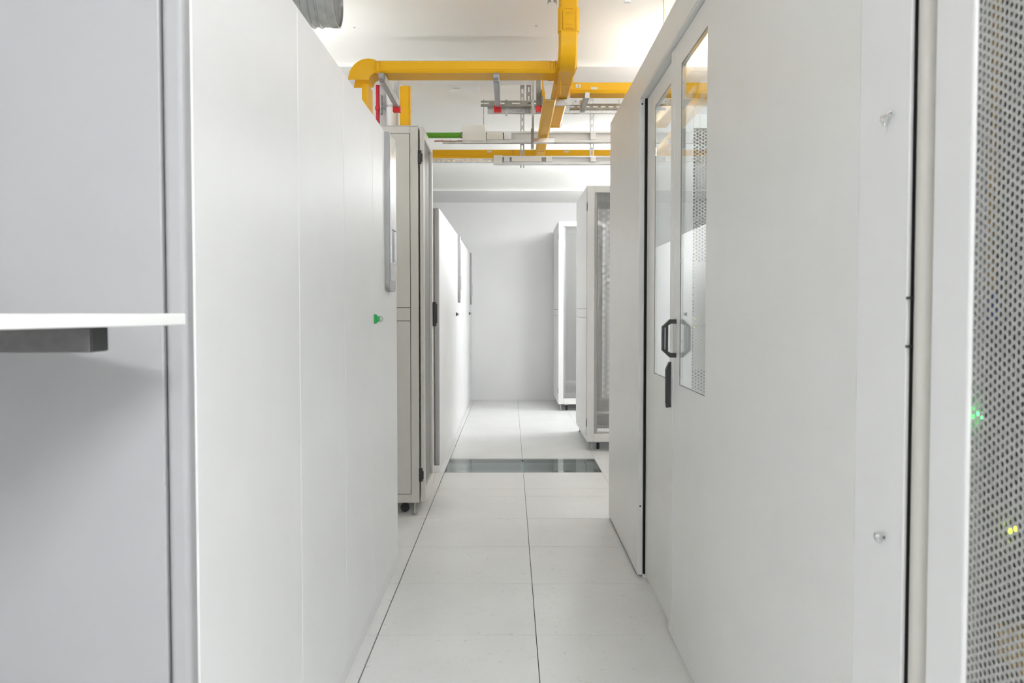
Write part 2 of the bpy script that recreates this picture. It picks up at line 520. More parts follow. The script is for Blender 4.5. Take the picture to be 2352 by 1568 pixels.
def cooling_unit():
    t = empty('cooling_unit')
    L, D, Ht, pl = 2.648, 1.15, 2.003, 0.052
    bx('body', M_PLINTH, t, -D + .022, -0.024, 0.022, L - 0.004, pl + 0.004, Ht - 0.022)
    cuts = [0.0, 0.77, 1.368, 1.948, L]
    for i in range(4):
        a, b = cuts[i], cuts[i + 1]
        if i == 0:
            a += 0.0385
        bx('front_panel', M_UNIT, t, -0.022, 0.0, a + 0.0011, b - 0.0011, pl + .002, Ht, 0.0022)
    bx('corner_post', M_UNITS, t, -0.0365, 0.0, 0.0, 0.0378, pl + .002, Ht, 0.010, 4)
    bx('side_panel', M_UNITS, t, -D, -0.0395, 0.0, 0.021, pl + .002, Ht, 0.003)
    bx('top_panel', M_UNIT, t, -D, -0.0235, 0.0225, L - 0.002, Ht - 0.021, Ht - 0.001, 0.002)
    bx('plinth', M_PLINTH, t, -D + 0.003, -0.003, 0.003, L - 0.003, 0.0, pl, 0.002)
    # steel control panel
    cp = MB()
    r = 0.03
    prof = []                                                           # (y, z) outline, lower corners rounded
    y0, y1, z0, z1 = 2.272, 2.474, 1.312, 1.999
    prof += [(y0, z1)]
    prof += [(y0 + r - r * math.cos(a), z0 + r - r * math.sin(a)) for a in [PI / 2 * k / 6 for k in range(7)]]
    prof += [(y1 - r + r * math.sin(a), z0 + r - r * math.cos(a)) for a in [PI / 2 * k / 6 for k in range(7)]]
    prof += [(y1, z1)]
    cp.sweep(prof, [((0.0004, 0, 0), (0, 1, 0), (0, 0, 1)), ((0.020, 0, 0), (0, 1, 0), (0, 0, 1))])
    cpo = cp.build('control_panel', M_STEELD, t)
    cpo['label'] = 'tall grey steel control panel with rounded lower end'
    bx('faceplate', M_STEEL, cpo, 0.0202, 0.0225, y0 + 0.012, y1 - 0.012, 1.36, 1.995, 0.001)
    fr = MB()
    fr.box(0.0226, 0.0275, y0 + 0.025, y1 - 0.025, 1.585, 1.592)
    fr.box(0.0226, 0.0275, y0 + 0.025, y1 - 0.025, 1.435, 1.442)
    fr.box(0.0226, 0.0275, y0 + 0.025, y0 + 0.036, 1.442, 1.585)
    fr.box(0.0226, 0.0275, y1 - 0.036, y1 - 0.025, 1.442, 1.585)
    fr.build('display_bezel', M_STEEL, cpo)
    bx('display', M_SCREEN, cpo, 0.0226, 0.0236, y0 + 0.037, y1 - 0.037, 1.4425, 1.5845)
    bx('rating_label', M_LABEL, cpo, 0.0226, 0.0232, y0 + 0.03, y0 + 0.135, 1.925, 1.985)
    # key-shaped pull of the emergency lock
    k = MB()
    ky, kz = 1.985, 1.194
    pr = [(-.016, -.019), (.016, -.019), (.016, .019), (-.016, .019)]
    k.sweep(pr, [((0.0004, ky, kz), (0, 1, 0), (0, 0, 1)), ((0.005, ky, kz), (0, 1, 0), (0, 0, 1)), ((0.013, ky, kz), (0, .6, 0), (0, 0, .6)), ((0.020, ky, kz), (0, .55, 0), (0, 0, .55))])
    kn = k.build('lock_knob', M_GRN, t)
    rg = MB()
    rg.tube([(0.020 + 0.012 * math.sin(a), ky, kz + 0.011 * math.cos(a)) for a in [PI * q / 10 for q in range(11)]], 0.0018, 6)
    rg.build('pull_ring', M_GRNL, kn, True)
    return t


u1 = cooling_unit()
tag(u1, 'nearest tall white cooling unit with steel control panel and green lock knob', 'cooling unit', 'white cooling units along the aisle')
u1.location = (UX, 1.437, 0)
for q, lab in ((1, 'white cooling unit just beyond the grey rack, its end panel seen past the rack'), (2, 'last white cooling unit, ending at the far white wall')):
    c = copy_tree(u1)
    c['label'] = lab
    c.location = (UX + (0.004 if q == 1 else 0.002), 6.450 + (q - 1) * 2.649, 0)
    if q == 2:
        pass
    for ch in c.children:
        if ch.name.startswith('lock_knob'):
            ch.data = ch.data.copy()
            ch.data.materials[0] = M_BLKG
            for g in ch.children:
                g.data = g.data.copy()
                g.data.materials[0] = M_BLKG


# ------------------------------------------------------------------ rack cabinets
def rack(name, W_, D_, H_, label, cat, loc, rz, paintm, door_out=0.028, handle=True, rear_open=True):
    t = thing(name, label, cat, loc, rz, 'open rack cabinets on castors')
    z0 = 0.078
    p = 0.05
    f = MB()                                                            # frame: four posts and the rails
    for x in (0, W_ - p):
        for y in (0.0, D_ - p):
            f.box(x + .003, x + p - .003, y + 0.002, y + p, z0, H_, 0.002)
    for (ya, yb) in ((0.002, p), (D_ - p, D_)):
        f.box(p - .003, W_ - p + .003, ya, yb, z0, z0 + 0.055)
        f.box(p - .003, W_ - p + .003, ya, yb, H_ - 0.045, H_)
    for x in (0.003, W_ - p + .003):
        f.box(x, x + p - .006, p, D_ - p, z0, z0 + 0.05)
        f.box(x, x + p - .006, p, D_ - p, H_ - 0.04, H_)
    f.build('frame', paintm, t)
    bx('top_cover', paintm, t, 0.0, W_, 0.003, D_, H_ + 0.0005, H_ + 0.006, 0.002)
    for x in (0.0, W_ - 0.0025):
        bx('side_panel', paintm, t, x, x + 0.0025, p + 0.0025, D_ - p - .0025, z0 + 0.053, 1.1655)
        bx('side_panel', paintm, t, x, x + 0.0025, p + 0.0025, D_ - p - .0025, 1.2475, H_ - 0.043)
        bx('side_strip', paintm, t, x - (0.001 if x == 0 else -0.001), x + 0.0025, p + 0.0025, D_ - p - .0025, 1.1685, 1.2445)
        bx('seal', M_GAP, t, x + 0.0045, x + 0.006, p + .001, D_ - p, z0 + 0.04, H_ - 0.03)
    # 19 inch rails, shelves
    rl = MB()
    for x in (0.075, W_ - 0.075 - 0.03):
        for y in (0.13, D_ - 0.22):
            rl.box(x, x + 0.03, y, y + 0.004, z0 + 0.06, H_ - 0.05)
            rl.box(x, x + 0.003, y, y + 0.05, z0 + 0.06, H_ - 0.05)
    rl.build('mounting_rail', M_RACKW, t)
    sl = MB()
    zz = z0 + 0.09
    while zz < H_ - 0.1:
        for x in (0.083, W_ - 0.083 - 0.012):
            sl.box(x, x + 0.012, 0.1285, 0.1298, zz, zz + 0.018)
        zz += 0.0445
    ro = sl.build('rail_slots', M_BLKG, t)
    ro['kind'] = 'stuff'
    for z in (0.18, 0.33):
        bx('shelf', M_RACKW, t, 0.07, W_ - 0.07, 0.12, D_ - 0.2, z, z + 0.03)
    # doors front (and rear)
    for face in (0, 1):
        y0, y1 = (-door_out, -0.008) if face == 0 else (D_ + 0.004, D_ + 0.022)
        b = 0.062
        d = MB()
        d.box(0.001, b, y0, y1, z0 + .006, H_ - 0.002, 0.003)
        d.box(W_ - b, W_ - 0.001, y0, y1, z0 + .006, H_ - 0.002, 0.003)
        d.box(b, W_ - b, y0, y1, z0 + .006, z0 + 0.075, 0.003)
        d.box(b, W_ - b, y0, y1, H_ - 0.06, H_ - 0.002, 0.003)
        do = d.build('door', paintm, t)
        iy = y1 - 0.004 if face == 0 else y0 + 0.004
        r_ = MB()
        for (xa, xb) in ((b, b + 0.022), (W_ - b - 0.022, W_ - b)):
            r_.box(xa, xb, iy - .003, iy, z0 + 0.076, H_ - 0.061)
        r_.build('inner_rim', M_STEELD, do)
        ms = MB()
        ms.box(b + 0.022, W_ - b - 0.022, iy - 0.0012, iy - 0.0002, z0 + 0.076, H_ - 0.061)
        ms.build('mesh_sheet', M_MESHG if (rear_open or face == 0) else paintm, do)
        if face == 0:
            for hz in (H_ - 0.18, z0 + 0.17):
                hh = MB()
                hh.box(-0.003, 0.010, -0.018, 0.004, hz - 0.04, hz + 0.04, 0.002)
                hh.box(-0.005, 0.004, -0.024, -0.006, hz - 0.028, hz + 0.022, 0.002)
                hh.build('hinge', M_BLK, do)
            if handle:
                hm = MB()
                hm.box(W_ - 0.045, W_ - 0.018, y0 - 0.024, y0 - 0.0005, 1.125, 1.285, 0.003)
                hm.box(W_ - 0.04, W_ - 0.023, y0 - 0.03, y0 - 0.02, 1.145, 1.275, 0.003)
                hm.build('door_handle', M_BLK, do)
    # castors and levelling feet
    for x in (0.11, W_ - 0.11):
        for y in (0.10, D_ - 0.10):
            cb = MB()
            cb.cyl((x - 0.012, y, 0.0285), (x + 0.012, y, 0.0285), 0.028, 18)
            cw = cb.build('caster', M_BLK, t, True)
            bx('fork', M_ZINC, cw, x - 0.02, x + 0.02, y - 0.02, y + 0.02, 0.06, z0)
    for x in (0.035, W_ - 0.035):
        for y in (0.035, D_ - 0.035):
            ft = MB()
            ft.cyl((x, y, 0.006), (x, y, z0 - .0005), 0.006, 8)
            ft.cyl((x, y, 0.001), (x, y, 0.008), 0.017, 12)
            ft.build('levelling_foot', M_ZINC, t, True)
    return t


rack('rack_cabinet', 0.6, 1.2, 2.314, 'grey rack cabinet with its perforated door facing the aisle, beside the nearest cooling unit', 'rack',
     (-0.545, 5.07, 0), PI / 2, M_RACK, 0.03)
rA = rack('rack_cabinet', 0.6, 1.2, 2.312, 'pale rack cabinet on castors beyond the glass floor tiles, showing its mesh front', 'rack', (0.665, 7.45, 0), 0, M_RACKW, 0.03, False)
rack('rack_cabinet', 0.6, 1.2, 2.316, 'farthest pale rack cabinet on castors, standing against the far wall', 'rack', (0.583, 10.46, 0), 0, M_RACKW, 0.03, False, False)

# ------------------------------------------------------------------ white enclosure with glass sliding doors (right)
CX = 0.583
ct = thing('rack_enclosure', 'white rack enclosure with glass sliding doors and black handles along the aisle', 'enclosure', (CX, 2.5, 0))


def cpart(name, mat, x0, x1, y0, y1, z0, z1, bev=0.0, parent=ct):
    """World coordinates -> child of the enclosure."""
    return bx(name, mat, parent, x0 - CX, x1 - CX, y0 - 2.5, y1 - 2.5, z0, z1, bev)


ZT = 2.322
cpart('side_panel', M_CONT, CX, CX + 0.024, 3.886, 5.03, 0.012, ZT, 0.002)
cpart('corner_post', M_CONT, CX + 0.0245, CX + 0.05, 3.887, 3.93, 0.0, 2.18)
cpart('header', M_CONT, CX, CX + 0.013, 2.556, 3.884, 2.195, ZT, 0.0015)
cpart('door_track', M_RACKW, CX + 0.001, CX + 0.06, 2.556, 3.884, 2.183, 2.194)
cpart('bottom_seal', M_GAP, CX + .006, CX + 0.022, 3.93, 5.02, 0.0, 0.0118)
cpart('door_gap_strip', M_GAP, CX + 0.0245, CX + 0.047, 3.8725, 3.8855, 0.02, 2.182)  # black strip, puts the dark of the door gap in as colour
cpart('near_panel', M_CONT, CX, CX + 0.012, 1.436, 2.555, 0.012, ZT, 0.002)
cpart('back_panel', M_CONT, 1.72, 1.74, 1.45, 5.03, 0.0, ZT)
cpart('end_panel', M_CONT, CX + 0.025, 1.719, 5.01, 5.03, 0.0, ZT)
for z in (0.33, 2.16):
    MB().cyl((CX + 0.012 - CX, 3.8862 - 2.5, z), (CX + 0.012 - CX, 3.8852 - 2.5, z), 0.004, 10).build('screw_hole', M_GAP, ct)


def leaf(x0, x1, y0, y1, wy0, wy1, wz0, wz1):
    d = MB()
    z0, z1 = 0.018, 2.180
    X0, X1, Y0, Y1 = x0 - CX, x1 - CX, y0 - 2.5, y1 - 2.5
    a, b = wy0 - 2.5, wy1 - 2.5
    d.box(X0, X1, Y0, a, z0, z1)
    d.box(X0, X1, b, Y1, z0, z1)
    d.box(X0, X1, a, b, z0, wz0)
    d.box(X0, X1, a, b, wz1, z1)
    bmesh.ops.remove_doubles(d.bm, verts=d.bm.verts, dist=1e-5)
    o = d.build('sliding_door', M_CONT, ct)
    cx = (x0 + x1) / 2 - CX
    MB().box(X0 + 0.0006, X0 + 0.0046, a + .0005, b - .0005, wz0 + .0005, wz1 - .0005).build('glass_pane', M_GLASS, o)
    g = MB()
    t = 0.0035
    g.box(X0 - 0.0008, X0 + 0.0004, a, a + t, wz0, wz1)
    g.box(X0 - 0.0008, X0 + 0.0004, b - t, b, wz0, wz1)
    g.box(X0 - 0.0008, X0 + 0.0004, a, b, wz0, wz0 + t)
    g.box(X0 - 0.0008, X0 + 0.0004, a, b, wz1 - t, wz1)
    g.build('pane_gasket', M_BLKG, o)
    return o


d1 = leaf(0.617, 0.635, 3.16, 3.871, 3.212, 3.66, 0.958, 2.10)
d2 = leaf(0.598, 0.614, 2.46, 3.195, 2.56, 3.01, 0.963, 2.09)
MB().box(0.5965 - CX, 0.598 - CX, 3.13 - 2.5, 3.195 - 2.5, 0.02, 2.18).build('meeting_strip', M_CONT, d2)
# octagonal pull handle on the front leaf
hx, hy = 0.598 - CX, 3.085 - 2.5
hz0, hz1 = 1.058, 1.196
hp = [(-0.0, hz1), (-0.022, hz1), (-0.05, hz1 - 0.026), (-0.05, hz0 + 0.026), (-0.022, hz0), (-0.0, hz0)]
hi = [(-0.0, hz1 - 0.016), (-0.020, hz1 - 0.016), (-0.0425, hz1 - 0.030), (-0.0425, hz0 + 0.030), (-0.020, hz0 + 0.016), (-0.0, hz0 + 0.016)]
hb = MB()
poly = hp + hi[::-1]
hb.sweep(poly, [((hx, hy - 0.013, 0), (1, 0, 0), (0, 0, 1)), ((hx, hy + 0.013, 0), (1, 0, 0), (0, 0, 1))])
hb.box(hx - 0.0365, hx - 0.0295, hy - 0.012, hy + 0.012, hz0 + 0.022, hz1 - 0.022)
ho = hb.build('pull_handle', M_BLK, d2)
ho['label'] = 'black octagonal pull handle'
lb = MB()
ly = 3.175 - 2.5
lb.sweep([(0, 0.868), (-0.016, 0.866), (-0.016, 0.872), (-0.018, 0.885), (-0.018, 1.008), (-0.006, 1.036), (0, 1.036)],
         [((0.5962 - CX, ly - 0.012, 0), (1, 0, 0), (0, 0, 1)), ((0.5962 - CX, ly + 0.012, 0), (1, 0, 0), (0, 0, 1))])
lo = lb.build('door_latch', M_BLK, d2)
lo['label'] = 'black upright latch lever below the handle'
for z in (1.12, 1.40, 2.02, 0.99):
    MB().cyl((0.5975 - CX, 3.0 - 2.5, z), (0.6015 - CX, 3.0 - 2.5, z), 0.0035, 8).build('pane_screw', M_CHROME, d2)

# equipment cabinet seen through the door glass
eq = thing('equipment_cabinet', 'white equipment cabinet with a perforated front, seen through the glass sliding doors', 'rack', (0.66, 3.92, 0))
f = MB()
f.box(0, 0.175, 0, 0.03, 0.05, 2.16, 0.003)
f.box(0.175, 0.95, 0, 0.03, 2.06, 2.16)
f.box(0.175, 0.95, 0, 0.03, 0.05, 0.15)
f.box(0.92, 0.95, 0, 0.03, 0.15, 2.06)
f.build('front_frame', M_UNIT, eq)
f = MB()
f.box(0, 0.02, 0.031, 0.95, 0.05, 2.16)
f.box(0.93, 0.95, 0.031, 0.95, 0.05, 2.16)
f.box(0.02, 0.93, 0.94, 0.95, 0.05, 2.16)
f.box(0.02, 0.93, 0.031, 0.94, 2.14, 2.16)
f.build('body', M_UNIT, eq)
bx('plinth', M_DARK, eq, 0.01, 0.94, 0.02, 0.93, 0, 0.0495)
MB().box(0.175, 0.92, 0.012, 0.0135, 0.15, 2.06).build('mesh_sheet', M_MESHX, eq)
for (z0, z1, m) in ((0.25, 0.9, M_DARK), (0.95, 1.15, M_SHEET), (1.2, 1.45, M_RACKW), (1.5, 1.62, M_DARK), (1.75, 1.95, M_SHEET)):
    bx('server', m, eq, 0.2, 0.9, 0.08, 0.85, z0, z1)
for (x, z) in ((0.182, 1.585), (0.182, 1.55), (0.182, 1.50), (0.182, 1.465), (0.186, 1.19), (0.183, 1.15)):
    MB().cyl((x + 0.004, 0.008, z), (x + 0.004, 0.0115, z), 0.0025, 8).build('status_light', M_LEDO, eq)

# ------------------------------------------------------------------ nearest rack with the perforated door (right edge)
nr = thing('server_rack', 'large grey server rack with a close perforated door at the right edge', 'rack', (CX, 0.9, 0))


def npart(name, mat, x0, x1, y0, y1, z0, z1, bev=0.0, parent=nr, seg=2):
    return bx(name, mat, parent, x0 - CX, x1 - CX, y0 - 0.9, y1 - 0.9, z0, z1, bev, seg)


lp = npart('side_panel', M_UNIT, CX - 0.001, CX + 0.016, 1.253, 1.432, 0.03, ZT, 0.002)
for z in (1.521, 0.873):
    k = MB()
    k.cyl((-0.004, 1.325 - .9, z), (-0.011, 1.325 - .9, z), 0.0062, 14)
    k.cyl((-0.011, 1.325 - .9, z), (-0.0125, 1.325 - .9, z), 0.0035, 10)
    k.box(-0.0095, -0.006, 1.300 - .9, 1.325 - .9, z + 0.0015, z + 0.0065, 0.0008)
    k.box(-0.0095, -0.006, 1.300 - .9, 1.303 - .9, z - 0.001, z + 0.0065, 0.0008)
    k.box(-0.0085, -0.0042, 1.3215 - .9, 1.3285 - .9, z - 0.011, z - 0.003, 0.001)
    ko = k.build('quarter_turn_latch', M_CHROME, lp, True)
    ko['label'] = 'small chrome quarter-turn latch'
npart('gap_strip', M_GAP, CX + 0.004, CX + 0.016, 1.2500, 1.2528, 0.03, ZT)  # black strip whose colour supplies the shade of the gap beside the panel
for (za, zb_) in ((1.172, 1.176), (1.243, 1.247)):
    npart('gap_clip', M_BLK, CX - 0.002, CX + 0.0038, 1.240, 1.2535, za, zb_)
pb = MB()
pr = []
for k in range(13):                                                     # rounded frame post
    a = PI * k / 12
    pr.append((0.012 - 0.016 * math.sin(a), 1.217 - .9 + 0.020 * math.cos(a)))
pr += [(0.03, 1.197 - .9), (0.03, 1.237 - .9)]
pb.sweep(pr, [((0, 0, 0.03), (1, 0, 0), (0, 1, 0)), ((0, 0, ZT), (1, 0, 0), (0, 1, 0))])
pb.build('frame_post', M_RACK, nr, True)
npart('post_return', M_RACK, CX + 0.008, CX + 0.03, 1.2375, 1.2497, 0.03, ZT)
npart('door_gap', M_RACK, CX + 0.012, CX + 0.03, 1.178, 1.1968, 0.03, ZT)
# door: solid stile plus sheet with real holes
ds = npart('door', M_UNIT, CX - 0.004, CX + 0.018, 1.0745, 1.176, 0.06, ZT - 0.02, 0.006, nr, 3)
bx('door_rail', M_UNIT, ds, -0.004, 0.018, 0.50 - .9, 1.074 - .9, 0.06, 0.12)
bx('door_rail', M_UNIT, ds, -0.004, 0.018, 0.50 - .9, 1.074 - .9, ZT - 0.08, ZT - 0.02)
bx('door_stile', M_UNIT, ds, -0.004, 0.018, 0.48 - .9, 0.4995 - .9, 0.06, ZT - 0.02)


def holes_sheet(y0, y1, z0, z1, pitch, r, x, th):
    """Sheet in the y-z plane with a staggered grid of octagonal holes (front face and hole walls)."""
    cw = pitch * 0.866
    nc = int((y1 - y0) / cw)
    nrw = int((z1 - z0) / pitch)
    V, F = [], []
    ns = 8
    ang = [PI / 8 + 2 * PI * i / ns for i in range(ns)]
    for c in range(nc):
        yc = y1 - cw * (c + 0.5)
        off = 0.5 * pitch * (c % 2)
        for rr in range(nrw):
            zc = z0 + pitch * (rr + 0.5) + off
            b = len(V)
            hw, hh = cw / 2, pitch / 2
            for a in ang:                                               # outer ring on the cell border
                ca, sa = math.cos(a), math.sin(a)
                k = min(hw / abs(ca), hh / abs(sa))
                V.append((x, yc + (hw if ca > 0 else -hw) if hw / abs(ca) <= hh / abs(sa) else yc + ca * k,
                          zc + (hh if sa > 0 else -hh) if hw / abs(ca) > hh / abs(sa) else zc + sa * k))
            for a in ang:
                V.append((x, yc + r * math.cos(a), zc + r * math.sin(a)))
            for a in ang:
                V.append((x + th, yc + r * math.cos(a), zc + r * math.sin(a)))
            cor = []
            for (sy, sz) in ((1, 1), (-1, 1), (-1, -1), (1, -1)):
                cor.append(len(V))
                V.append((x, yc + sy * hw, zc + sz * hh))
            for i in range(ns):
                j = (i + 1) % ns
                if i % 2 == 0:
                    F.append((b + i, cor[i // 2], b + j, b + ns + j, b + ns + i))
                else:
                    F.append((b + i, b + j, b + ns + j, b + ns + i))
                F.append((b + ns + i, b + ns + j, b + 2 * ns + j, b + 2 * ns + i))
    me = bpy.data.meshes.new('perforated_sheet')
    me.from_pydata(V, [], F)
    me.materials.append(M_SHEET)
    return me


me = holes_sheet(0.62 - .9, 1.0745 - .9, 0.12, ZT - 0.085, 0.01075, 0.0037, 0.0, 0.0015)
ps = bpy.data.objects.new('perforated_sheet', me)
COL.objects.link(ps)
ps.parent = ds
ps['label'] = 'grey steel sheet punched with staggered round holes'
npart('side_wall', M_RACK, CX + 0.031, 1.68, 1.236, 1.2505, 0.03, ZT)
npart('top_cover', M_RACK, CX + 0.02, 1.68, 0.48, 1.235, ZT - 0.02, ZT)
npart('rear_wall', M_DARK, 1.66, 1.68, 0.48, 1.2355, 0.03, ZT - 0.021)
npart('bottom_plate', M_DARK, CX + 0.02, 1.66, 0.48, 1.235, 0.0, 0.03)
npart('side_wall', M_RACK, CX + 0.031, 1.66, 0.45, 0.479, 0.03, ZT - .021)

z = 0.16
hts = [0.42, 0.09, 0.18, 0.18, 0.09, 0.42, 0.24, 0.3]
labs = ['dark rack server lowest behind the perforated door', 'thin dark switch above the lowest server behind the perforated door',
        'dark server with a yellow plate behind the perforated door, low down', 'dark server with a lime light behind the perforated door',
        'thin dark switch with a green light behind the perforated door', 'tall dark blade chassis at eye height behind the perforated door',
        'dark server above the tall chassis behind the perforated door', 'topmost dark server behind the perforated door']
eqs = []
for i, (h, lab) in enumerate(zip(hts, labs)):
    e = thing('rack_server', lab, 'server', (0.66, 0.62, z), 0, 'servers behind the perforated door')
    bx('chassis', M_DARK, e, 0.004, 0.7, 0, 0.46, 0, h - 0.012, 0.002)
    bx('bezel', M_BLKG, e, 0.0, 0.0038, 0.0, 0.46, 0.002, h - 0.014, 0.001)
    eqs.append((e, z, h))
    z += h
# lights and plate on the servers
yp = bx('yellow_plate', M_YCAB, eqs[2][0], -0.05, -0.0005, 0.22, 0.436, 0.122, 0.166)
yp['label'] = 'yellow cover plate'
for (e_, yy, zz, mm) in ((eqs[3][0], 0.366, 0.120, M_LEDY), (eqs[4][0], 0.446, 0.065, M_LEDG)):
    MB().cyl((-0.0005, yy, zz), (-0.068, yy, zz), 0.003, 8).build('light_pipe', M_BLKG, e_)
    MB().cyl((-0.0685, yy, zz), (-0.0745, yy, zz), 0.0042, 10).build('status_light', mm, e_)

c = MB()
c.tube([(0.609, 1.083 + 0.004 * math.sin(q * 0.9), 1.25 + q * 0.06) for q in range(17)], 0.006, 8)
cb_ = c.build('patch_cable', M_YCAB, None, True)
tag(cb_, 'yellow patch cable hanging behind the edge of the perforated door', 'cable')
bx('plug', M_BLUE, cb_, 0.602, 0.616, 1.074, 1.094, 1.215, 1.249, 0.002)

# ------------------------------------------------------------------ workstation shelf at the left edge
st = thing('workstation_stand', 'white-topped stand with a dark grey bar at the left edge, before the nearest cooling unit', 'stand', (-0.98, 1.0, 0))
ang = math.radians(14)
C1 = Vector((-0.4965 + 0.98, 1.305 - 1.0, 0))
u = Vector((-math.sin(ang), -math.cos(ang), 0))
v = Vector((-math.cos(ang), math.sin(ang), 0))
tb = MB()
pl = [C1, C1 + u * 0.52, C1 + u * 0.52 + v * 0.46, C1 + v * 0.46]
tb.sweep([(p.x, p.y) for p in pl], [((0, 0, 1.2045), (1, 0, 0), (0, 1, 0)), ((0, 0, 1.2222), (1, 0, 0), (0, 1, 0))])
bmesh.ops.recalc_face_normals(tb.bm, faces=tb.bm.faces)
bmesh.ops.bevel(tb.bm, geom=list(tb.bm.edges), offset=0.002, segments=2, affect='EDGES', profile=0.5)
tb.build('tabletop', M_TABLE, st)
sb = MB()
sb.box(-0.2, 0.41, 0.155, 0.203, 1.1695, 1.2035, 0.0015)
so = sb.build('support_bar', M_BLKG, st)
so['label'] = 'dark grey rectangular bar under the top'
bx('end_cap', M_BLK, so, 0.4102, 0.4125, 0.156, 0.202, 1.1705, 1.2030, 0.0006)
cc = MB()
cc.cyl((0, 0.179, 0.03), (0, 0.179, 1.169), 0.03, 20)
cc.build('column_leg', M_BLKG, st, True)
bx('base_foot', M_BLKG, st, -0.2, 0.2, 0.0, 0.4, 0.0, 0.03, 0.006)


# ------------------------------------------------------------------ yellow cable trunking and its supports
def uprof(w, h, t=0.003):
    c = 0.010
    return [(-w / 2, h), (-w / 2, 0.016), (-w / 2 + 0.0025, 0.013), (-w / 2 + 0.0025, c), (-w / 2 + c, 0), (w / 2 - c, 0), (w / 2 - 0.0025, c), (w / 2 - 0.0025, 0.013),
            (w / 2, 0.016), (w / 2, h), (w / 2 - t, h), (w / 2 - t, c), (w / 2 - c - 0.001, t), (-w / 2 + c + 0.001, t), (-w / 2 + t, c), (-w / 2 + t, h)]


def trunk_x(b, x0, x1, yc, z, w, h):
    b.sweep(uprof(w, h), [((x0, yc, z), (0, 1, 0), (0, 0, 1)), ((x1, yc, z), (0, 1, 0), (0, 0, 1))])


def trunk_y(b, xc, y0, y1, z, w, h):
    b.sweep(uprof(w, h), [((xc, y0, z), (1, 0, 0), (0, 0, 1)), ((xc, y1, z), (1, 0, 0), (0, 0, 1))])


TZ = 2.402
# T1 across the aisle
T1Y, T1W, TH = 4.33, 0.155, 0.056
t1 = thing('cable_trunking', 'wide yellow cable trunking crossing overhead, bending down at its end', 'cable tray', (-0.2, T1Y, TZ))
b = MB()
trunk_x(b, -0.66 + 0.2, 0.215 + 0.2, 0, 0, T1W, TH)
b.build('channel', M_YEL, t1)
b = MB()                                                                # elbow turning down
fr = []
xc, zc = -0.665, -0.035
for k in range(11):
    a = PI / 2 * k / 10
    rb = 0.035                                                          # radius of the trunk's underside
    o = (xc + 0.2 - rb * math.sin(a), 0, zc + rb * math.cos(a))
    fr.append((o, (0, 1, 0), (-math.sin(a) * (1 + 0.0 * k), 0, math.cos(a))))
sc = [1 + 0.7 * math.sin(PI / 2 * k / 10) for k in range(11)]
fr = [(o, u_, tuple(c_ * s for c_ in v_)) for (o, u_, v_), s in zip(fr, sc)]
b.sweep(uprof(T1W + 0.004, TH + 0.004), fr)
b.build('elbow', M_YEL, t1, True)
b = MB()
b.sweep(uprof(T1W, 0.03), [((-0.705 + 0.2, 0, -0.055), (0, 1, 0), (-1, 0, 0)), ((-0.705 + 0.2, 0, -1.6), (0, 1, 0), (-1, 0, 0))])
b.build('drop_channel', M_YEL, t1)


def coupler_x(par, x, w=T1W, h=TH):
    b = MB()
    b.sweep(uprof(w + 0.008, h + 0.001, 0.003), [((x - 0.014, 0, -0.002), (0, 1, 0), (0, 0, 1)), ((x + 0.014, 0, -0.002), (0, 1, 0), (0, 0, 1))])
    c = b.build('coupler', M_YEL, par)
    s = MB()
    for dx in (-0.0085, 0.0085):
        s.box(x + dx - 0.0012, x + dx + 0.0012, -w / 2 - 0.0052, -w / 2 - 0.0038, 0.014, h - 0.008)
    s.box(x - 0.014, x + 0.014, -w / 2 - 0.0052, -w / 2 - 0.0038, h - 0.008, h - 0.005)
    s.build('coupler_clip', M_YELD, c)


coupler_x(t1, -0.655 + 0.2)
coupler_x(t1, 0.203 + 0.2)
b = MB()                                                                # flared fitting where it meets the long run
prof0, prof1 = uprof(T1W, TH), uprof(T1W + 0.05, TH)
b.sweep(prof0, [((0.216 + 0.2, 0, 0), (0, 1, 0), (0, 0, 1)), ((0.2205 + 0.2, 0, 0), (0, 1.08, 0), (0, 0, 1)), ((0.2255 + 0.2, 0, 0), (0, 1.28, 0), (0, 0, 1))])
b.build('branch_fitting', M_YEL, t1)

# L1 long run with riser
LX, LW = 0.276, 0.091
l1 = thing('cable_trunking', 'yellow cable trunking running along the aisle, rising in a coupled bend to the ceiling', 'cable tray', (LX, 4.8, TZ))
fr = []


def fpt(y, z, dy, dz):
    n = (dz, -dy)                                                       # trunk "up" direction: rotate travel direction
    fr.append(((0, y - 4.8, z - TZ), (1, 0, 0), (0, -dz, dy)))


fpt(3.2, 2.715, 1, 0)
for k in range(0, 9):
    a = PI / 2 * k / 8
    fpt(4.055 + 0.045 * math.sin(a), 2.670 + 0.045 * math.cos(a), math.cos(a), -math.sin(a))
for k in range(0, 13):
    a = PI / 2 * k / 12
    fpt(4.23 - 0.13 * math.cos(a), TZ + 0.13 - 0.13 * math.sin(a), math.sin(a), -math.cos(a))
fpt(5.51, TZ, 1, 0)
b = MB()
b.sweep(uprof(LW, 0.053), fr)
b.build('channel', M_YEL, l1, True)
b = MB()                                                                # big riser coupler with latch frame
ry = 4.10 - 4.8
b.sweep(uprof(LW + 0.008, 0.05), [((0, ry - 0.003, 2.555 - TZ), (1, 0, 0), (0, 1, 0)), ((0, ry - 0.003, 2.668 - TZ), (1, 0, 0), (0, 1, 0))])
rc = b.build('coupler', M_YEL, l1)
bx('coupler_plate', M_YEL, rc, -0.028, 0.028, ry - 0.008, ry - 0.0035, 2.562 - TZ, 2.655 - TZ, 0.0015)
s = MB()
for x in (-0.030, 0.030):
    s.box(x - 0.001, x + 0.001, ry - 0.0045, ry - 0.0032, 2.558 - TZ, 2.648 - TZ)
